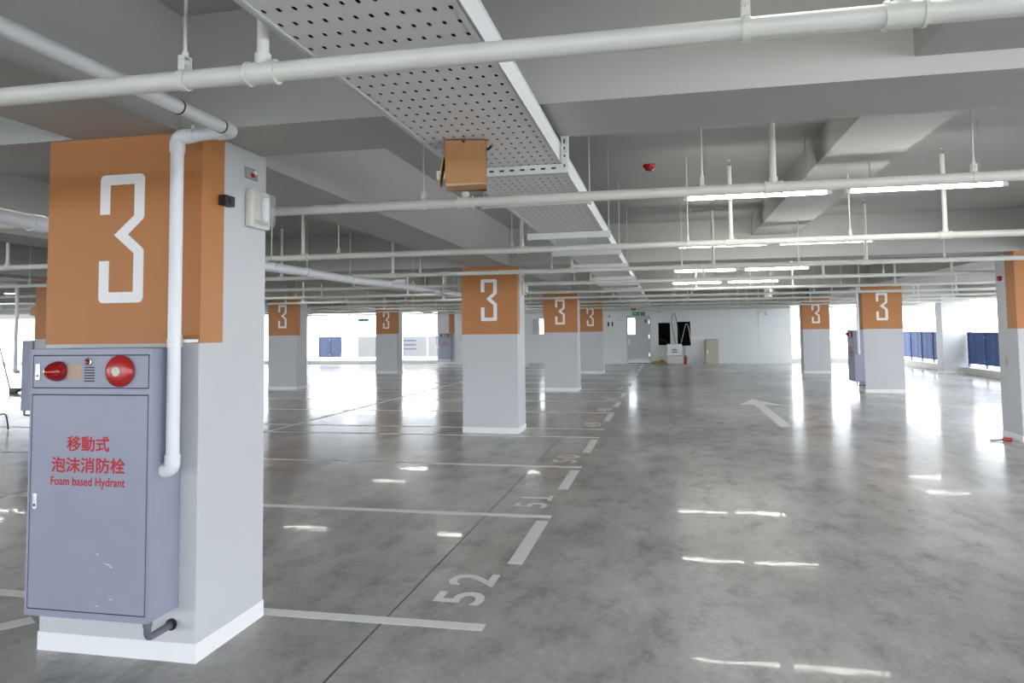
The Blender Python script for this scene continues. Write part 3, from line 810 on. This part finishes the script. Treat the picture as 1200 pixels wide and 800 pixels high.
# twin emergency spot and junction boxes
r = thing('emergency_spotlight', 'twin-head emergency spotlight high above the rear door', 'emergency light', (-.42, 31.9, 2.70))
MB().box(-.10, -.05, -.05, .10, .05, .05, .01).build('battery_box', 'white', r)
for s in (-1, 1): MB().lathe([(.02, 0), (.06, .04), (.065, .09), (.001, .092)], 18, Matrix.Translation((s * .16, -.02, .02)) @ Matrix.Rotation(PI / 2, 4, 'X')).build('lamp_head', 'chrome', r, True)
MB().cyl((0, 0, .05), (0, 0, SLAB - 2.7), .008, n=8).build('stem', 'rod', r)
for x0, x1, m, l in ((4.22, 4.52, 'steel', 'left grey junction box high on the rear wall by the right opening'), (4.58, 4.74, 'white', 'right white junction box high on the rear wall by the right opening')):
    r = thing('junction_box', l, 'junction box', ((x0 + x1) / 2, YB, 2.28)); w = (x1 - x0) / 2
    MB().box(-w, -.08, -.09, w, 0, .09, .01).build('box_body', m, r)
    MB().box(-w * .7, -.088, -.065, w * .7, -.08, .065, .003).build('box_cover', 'white', r)
tag(MB().cyl((4.25, YB - .015, .9), (4.25, YB - .015, 2.19), .012, n=8).build('wall_conduit', 'wall', None, True), 'thin vertical conduit on the rear wall below the junction boxes', 'conduit', kind='thing')
r = thing('security_camera', 'small white camera high on the rear wall above the vents', 'camera', (-.25, YB, 2.52))
MB().cyl((0, -.02, 0), (0, -.22, -.07), .045, n=16).build('camera_body', 'white', r, True)
MB().cyl((0, 0, .03), (0, -.08, -.02), .016, n=10).build('mount', 'white', r)
MB().cyl((0, -.22, -.07), (0, -.224, -.0713), .03, n=16).build('lens', 'dark', r)

# ------------------------------------------------------------------ open perimeter: kerbs, blue panels, fences, outside
def kerb(name, x0, y0, x1, y1, h): return tag(MB().box(x0, y0, 0, x1, y1, h, .01).build(name, 'concrete'), kind='structure')
kerb('trim_1', 9.82, -13.5, 10.25, 35.9, .22)
kerb('trim_4', -42, -13.5, 10.3, -13.25, .25)
kerb('trim_2', 5.68, 35.75, 10.25, 36.0, .22)
kerb('trim_3', -42, 35.75, -10.42, 36.0, .20)
def blue_panel(p0, p1, z0, z1, label, n, bl='blue'):
    p0, p1 = Vector(p0), Vector(p1); L = (p1 - p0).length; ang = math.atan2(p1.y - p0.y, p1.x - p0.x)
    r = thing('blue_panel', label, 'panel', (p0.x, p0.y, 0), ang, 'blue panels on the kerb')
    b = MB()
    k = max(8, int(L / .12))
    poly = [(L * i / k, .008 * math.sin(i * 1.7) * (1 if i % 2 else -1)) for i in range(k + 1)]
    for (a, c), (e, f) in zip(poly, poly[1:]):
        b.prism([(a, c - .006), (e, f - .006), (e, f + .006), (a, c + .006)], lambda u, v, t: Vector((u, v, t)), z0, z1)
    b.build('sheet', bl, r)
    MB().cyl((0, 0, z1), (L, 0, z1), .022, n=10).build('top_rail', bl, r, True)
    for i in range(n + 1):
        x = L * i / n; o = MB().box(x - .02, -.035, .2, x + .02, .035, z1, .004).build('post', bl, r)
        MB().cyl((x, -.04, z0 + .12), (x, .04, z0 + .12), .02, n=8).cyl((x, -.04, z1 - .15), (x, .04, z1 - .15), .02, n=8).build('bolt', 'paper', o)
blue_panel((10.02, 27.40, 0), (10.02, 20.6, 0), .34, 1.385, 'blue sheet panel on the right kerb, nearer than the plain white pillar', 5)
blue_panel((10.02, 34.6, 0), (10.02, 28.15, 0), .34, 1.385, 'blue sheet panel on the right kerb, beyond the plain white pillar', 5)
blue_panel((10.02, 19.9, 0), (10.02, 12.4, 0), .34, 1.385, 'blue sheet panel on the right kerb hidden by the edge pillar', 5)
blue_panel((-19.0, 38.0, 0), (-17.65, 38.0, 0), .29, 1.40, 'blue sheet panel at the far rear left beside the white fence boards', 2, 'blue_muted')
tag(MB().cyl((9.75, 24.15, 0), (9.75, 24.15, .62), .018, n=10).build('guard_post', 'pipe', None, True), 'short thin white post on the right kerb before the blue panel', 'post', kind='thing')
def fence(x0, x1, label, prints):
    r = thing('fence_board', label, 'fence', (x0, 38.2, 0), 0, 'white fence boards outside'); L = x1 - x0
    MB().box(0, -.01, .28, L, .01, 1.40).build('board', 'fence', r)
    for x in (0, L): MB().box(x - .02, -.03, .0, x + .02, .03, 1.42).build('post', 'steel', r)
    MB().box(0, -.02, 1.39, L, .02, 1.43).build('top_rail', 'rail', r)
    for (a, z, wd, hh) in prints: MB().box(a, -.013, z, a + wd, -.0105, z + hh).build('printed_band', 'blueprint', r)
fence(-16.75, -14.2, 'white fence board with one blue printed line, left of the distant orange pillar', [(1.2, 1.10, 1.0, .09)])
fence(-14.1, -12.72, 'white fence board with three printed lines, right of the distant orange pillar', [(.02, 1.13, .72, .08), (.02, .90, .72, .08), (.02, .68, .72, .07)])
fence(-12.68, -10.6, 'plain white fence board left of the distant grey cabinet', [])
r = thing('guard_rail', 'thin pale rail in the bright opening between the right-hand pillars', 'rail', (5.75, 36.2, 0))
MB().cyl((0, 0, 1.36), (4.4, 0, 1.36), .015, n=8).build('top_rail', 'rail', r, True)
for x in (.02, 1.1, 2.2, 3.3, 4.38): MB().cyl((x, 0, -.02), (x, 0, 1.36), .014, n=8).build('post', 'rail', r, True)
# shrubs outside
for k, (x, y, s, l) in enumerate(((8.0, 38.0, .30, 'small green shrub outside the rear right opening'),)):
    r = thing('green_shrub', l, 'plant', (x, y, -.3))
    b = MB()
    for i in range(260):
        a = random.uniform(0, 2 * PI); u = random.random() ** .5; h = random.uniform(.2, 1.0)
        c = Vector((u * s * 1.3 * math.cos(a), u * s * math.sin(a), h * s * 2.0 + .1)); q = .045
        ax = Vector((random.uniform(-1, 1), random.uniform(-1, 1), random.uniform(-.3, 1))).normalized(); e = ax.orthogonal().normalized(); f = ax.cross(e)
        vs = [b.bm.verts.new(c + e * q), b.bm.verts.new(c + f * q * .45), b.bm.verts.new(c - e * q), b.bm.verts.new(c - f * q * .45)]
        b.bm.faces.new(vs)
    b.build('foliage', 'green_leaf', r)
    MB().tube([(0, 0, 0), (.02, 0, .3), (0, .02, .55)], .02, 8).build('stem', 'rubber', r, True)
tag(MB().box(-120, -90, -.9, 90, 140, -.5).build('ground_outside', 'ground'), kind='structure')

# black cord on floor far left
cord('black_cord', [(-11.9, 10.9, .012), (-11.6, 10.7, .03), (-11.45, 10.75, .22), (-11.33, 10.8, .26), (-11.25, 10.78, .12), (-11.2, 10.75, .012)], .012, 'dark', 'black cord looping up from the floor at the left edge')
r = thing('tripod_foot', 'black clamp on a thin pole at the left edge', 'stand', (-18.6, 17.9, 0))
MB().cyl((0, 0, .02), (-.45, 0, 1.4), .018, n=10).build('pole', 'rubber', r, True)
MB().box(-.02, -.05, 0, .24, .05, .13, .02).build('clamp', 'dark', r); MB().cyl((.24, 0, .07), (.36, 0, .09), .05, n=12).build('knob', 'dark', r)
r = thing('cable_reel_plug', 'small dark red plug on the floor by the right edge pillar', 'plug', (4.62, 11.45, 0))
MB().cyl((-.06, 0, .025), (.05, 0, .025), .024, n=12).build('plug_body', 'red', r, True)
MB().tube([(-.05, 0, .02), (-.14, .03, .012), (-.22, .0, .012)], .01, 8).build('plug_lead', 'dark', r, True)

# ------------------------------------------------------------------ daylight
wd = bpy.data.worlds.new('overcast_sky'); SC.world = wd; wd.use_nodes = True
nt = wd.node_tree; bg = nt.nodes['Background']
bg.inputs['Color'].default_value = (.87, .92, 1.0, 1); bg.inputs['Strength'].default_value = 6.0

# ------------------------------------------------------------------ camera
cam = bpy.data.cameras.new('camera'); co = bpy.data.objects.new('camera', cam); COL.objects.link(co)
F, PITCH, YAW, ROLL, CY = 857.07, .0598, -.2055, .0116, 337.02
cam.sensor_width = 36; cam.lens = F / 1200 * 36
cam.shift_y = -(400 - CY) / 1200
cam.clip_end = 400
# rows: camera right, forward, up in room space
def inv(v):
    x, y, z = v
    c, s = math.cos(ROLL), math.sin(ROLL); x, z = c * x + s * z, -s * x + c * z
    c, s = math.cos(PITCH), math.sin(PITCH); y, z = c * y - s * z, s * y + c * z
    c, s = math.cos(YAW), math.sin(YAW); x, y = c * x + s * y, -s * x + c * y
    return Vector((x, y, z))
R, Fw, U = inv((1, 0, 0)), inv((0, 1, 0)), inv((0, 0, 1))
mw = Matrix((( R.x, U.x, -Fw.x, 0), (R.y, U.y, -Fw.y, 0), (R.z, U.z, -Fw.z, 1.6), (0, 0, 0, 1)))
co.matrix_world = mw
SC.camera = co

SC.view_settings.view_transform = 'Standard'; SC.view_settings.look = 'None'
SC.view_settings.gamma = 1; SC.view_settings.use_curve_mapping = False
SC.view_settings.exposure = 0.82
SC.cycles.use_denoising = True
SC.cycles.max_bounces = 12; SC.cycles.diffuse_bounces = 8; SC.cycles.glossy_bounces = 4; SC.cycles.transparent_max_bounces = 12
SC.cycles.sample_clamp_indirect = 8.0
SC.cycles.caustics_reflective = False; SC.cycles.caustics_refractive = False
